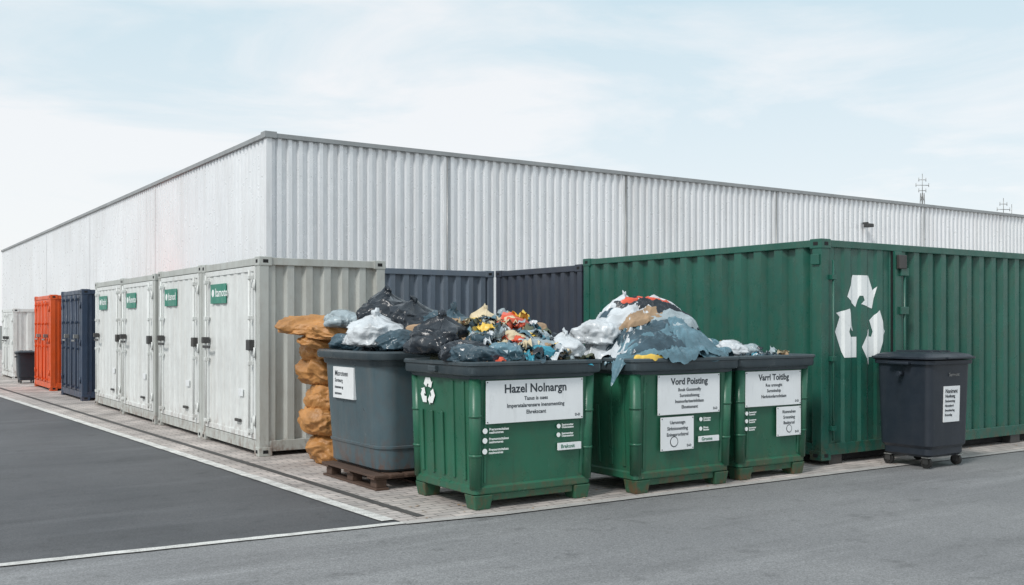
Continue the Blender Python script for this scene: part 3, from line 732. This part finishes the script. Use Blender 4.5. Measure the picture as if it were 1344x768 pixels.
bag('black_bag', (5.36,9.98,1.72), (.34,.28,.22), M['pblack'], 55, Q, .1, tie=True)
bag('slate_bag', (5.05,9.64,1.52), (.28,.22,.14), M['pslate'], 56, Q, .1)
bag('slate_bag', (5.55,9.75,1.66), (.26,.22,.20), M['pslate'], 57, Q, .1)
bag('tan_bag', (5.25,9.60,1.60), (.15,.14,.12), M['ptan'], 58, Q, .1, sub=4)
# brown sacks
Q = empty('sack_stack', (0,0,0)); rr = random.Random(4)
for i, z in enumerate((.19,.50,.82,1.13,1.40)):
    bag('sack', (5.10+(.05,-.03,.04,-.02,0)[i],11.75+rr.uniform(-.05,.05),z), (.30,.30,.20), M['sack'], 60+i, Q, rr.uniform(-.4,.4), (-.12,.25,-.2,.15,0)[i], crease=.14, flat=.85, soft=.5)
    bag('sack', (5.58,11.88+rr.uniform(-.05,.05),z), (.32,.32,.20), M['sack'], 70+i, Q, rr.uniform(-.3,.3), rr.uniform(-.15,.15), sub=4, crease=.12, flat=.8, soft=.5)
bag('sack', (4.88,11.62,1.66), (.42,.30,.16), M['sack'], 91, Q, -.5, .06, crease=.16, soft=.5)
bag('sack', (5.0,11.30,1.60), (.34,.28,.13), M['sack'], 82, Q, -.7, .05, crease=.16, soft=.6)
bag('sack', (4.94,11.50,1.46), (.30,.22,.12), M['sack'], 83, Q, -.4, .25, crease=.16, soft=.6)

Q = empty('ground_litter', (0,0,0)); R = random.Random(2); vs, fs = [], []
for k in range(220):
    x, y = R.uniform(4.3,14), R.uniform(7.6,8.2)+abs(R.gauss(0,.6)); s = R.uniform(.006,.024); a = R.uniform(0,6)
    b = len(vs)
    for q in range(4): vs.append((x+s*math.cos(a+q*1.57)*R.uniform(.6,1.2), y+s*math.sin(a+q*1.57)*R.uniform(.6,1.2), .007+R.uniform(0,.008)))
    fs.append((b,b+1,b+2,b+3))
mesh('grit', vs, fs, M['ptan'], Q)

# ------------------------------------------------------------ world, sun, camera
w = bpy.data.worlds.new('World'); sc.world = w; w.use_nodes = True
nt = w.node_tree; N = nt.nodes; L = nt.links
for n in list(N): N.remove(n)
sd = Vector((-.88,-.36,0)).normalized(); el = math.radians(44)
out_ = N.new('ShaderNodeOutputWorld'); bg1 = N.new('ShaderNodeBackground'); bg2 = N.new('ShaderNodeBackground'); mxs = N.new('ShaderNodeMixShader')
sky = N.new('ShaderNodeTexSky'); sky.sky_type = 'NISHITA'; sky.sun_disc = False; sky.sun_elevation = el
sky.sun_rotation = math.atan2(sd.x, sd.y) % (2*math.pi)
L.new(sky.outputs[0], bg1.inputs[0]); bg1.inputs[1].default_value = .14
tc = N.new('ShaderNodeTexCoord'); mp = N.new('ShaderNodeMapping'); mp.inputs['Scale'].default_value = (1.0,1.0,4.0); mp.inputs['Rotation'].default_value = (.15,.12,.3)
L.new(tc.outputs['Generated'], mp.inputs[0])
nz = N.new('ShaderNodeTexNoise'); nz.inputs['Scale'].default_value = 2.2; nz.inputs['Detail'].default_value = 9; nz.inputs['Roughness'].default_value = .58; nz.inputs['Distortion'].default_value = .7
L.new(mp.outputs[0], nz.inputs['Vector'])
mr = N.new('ShaderNodeMapRange'); mr.inputs['From Min'].default_value = .42; mr.inputs['From Max'].default_value = .60
L.new(nz.outputs['Fac'], mr.inputs['Value'])
sp = N.new('ShaderNodeSeparateXYZ'); L.new(tc.outputs['Generated'], sp.inputs[0])
zr_ = N.new('ShaderNodeMapRange'); zr_.inputs['From Min'].default_value = .02; zr_.inputs['From Max'].default_value = .30
zr_.inputs['To Min'].default_value = .92; zr_.inputs['To Max'].default_value = 0
L.new(sp.outputs[2], zr_.inputs['Value'])
mm = N.new('ShaderNodeMath'); mm.operation = 'MULTIPLY_ADD'; mm.use_clamp = True
L.new(mr.outputs[0], mm.inputs[0]); mm.inputs[1].default_value = .85; L.new(zr_.outputs[0], mm.inputs[2])
cm = N.new('ShaderNodeMix'); cm.data_type = 'RGBA'; L.new(mm.outputs[0], cm.inputs[0])
cm.inputs[6].default_value = (.63,.78,.85,1); cm.inputs[7].default_value = (.90,.915,.925,1)
L.new(cm.outputs[2], bg2.inputs[0]); bg2.inputs[1].default_value = 1.05
mxs.inputs[0].default_value = .90
L.new(bg1.outputs[0], mxs.inputs[1]); L.new(bg2.outputs[0], mxs.inputs[2]); L.new(mxs.outputs[0], out_.inputs[0])

ld = bpy.data.lights.new('sun', 'SUN'); ld.energy = 2.3; ld.angle = math.radians(12); ld.color = (1,.965,.92)
lo = bpy.data.objects.new('sun', ld); sc.collection.objects.link(lo); lo.location = (-20,-10,30)
dv = -Vector((sd.x*math.cos(el), sd.y*math.cos(el), math.sin(el)))
lo.rotation_euler = dv.to_track_quat('-Z','Y').to_euler()

cd = bpy.data.cameras.new('camera'); cam = bpy.data.objects.new('camera', cd); sc.collection.objects.link(cam)
cam.location = (0,0,1.73); cam.rotation_euler = (math.pi/2, 0, -math.atan2(.556,.831))
cd.sensor_width = 36; cd.lens = 35.49; cd.shift_y = .0305; cd.clip_end = 3000
sc.camera = cam
print('objects', len(bpy.data.objects))
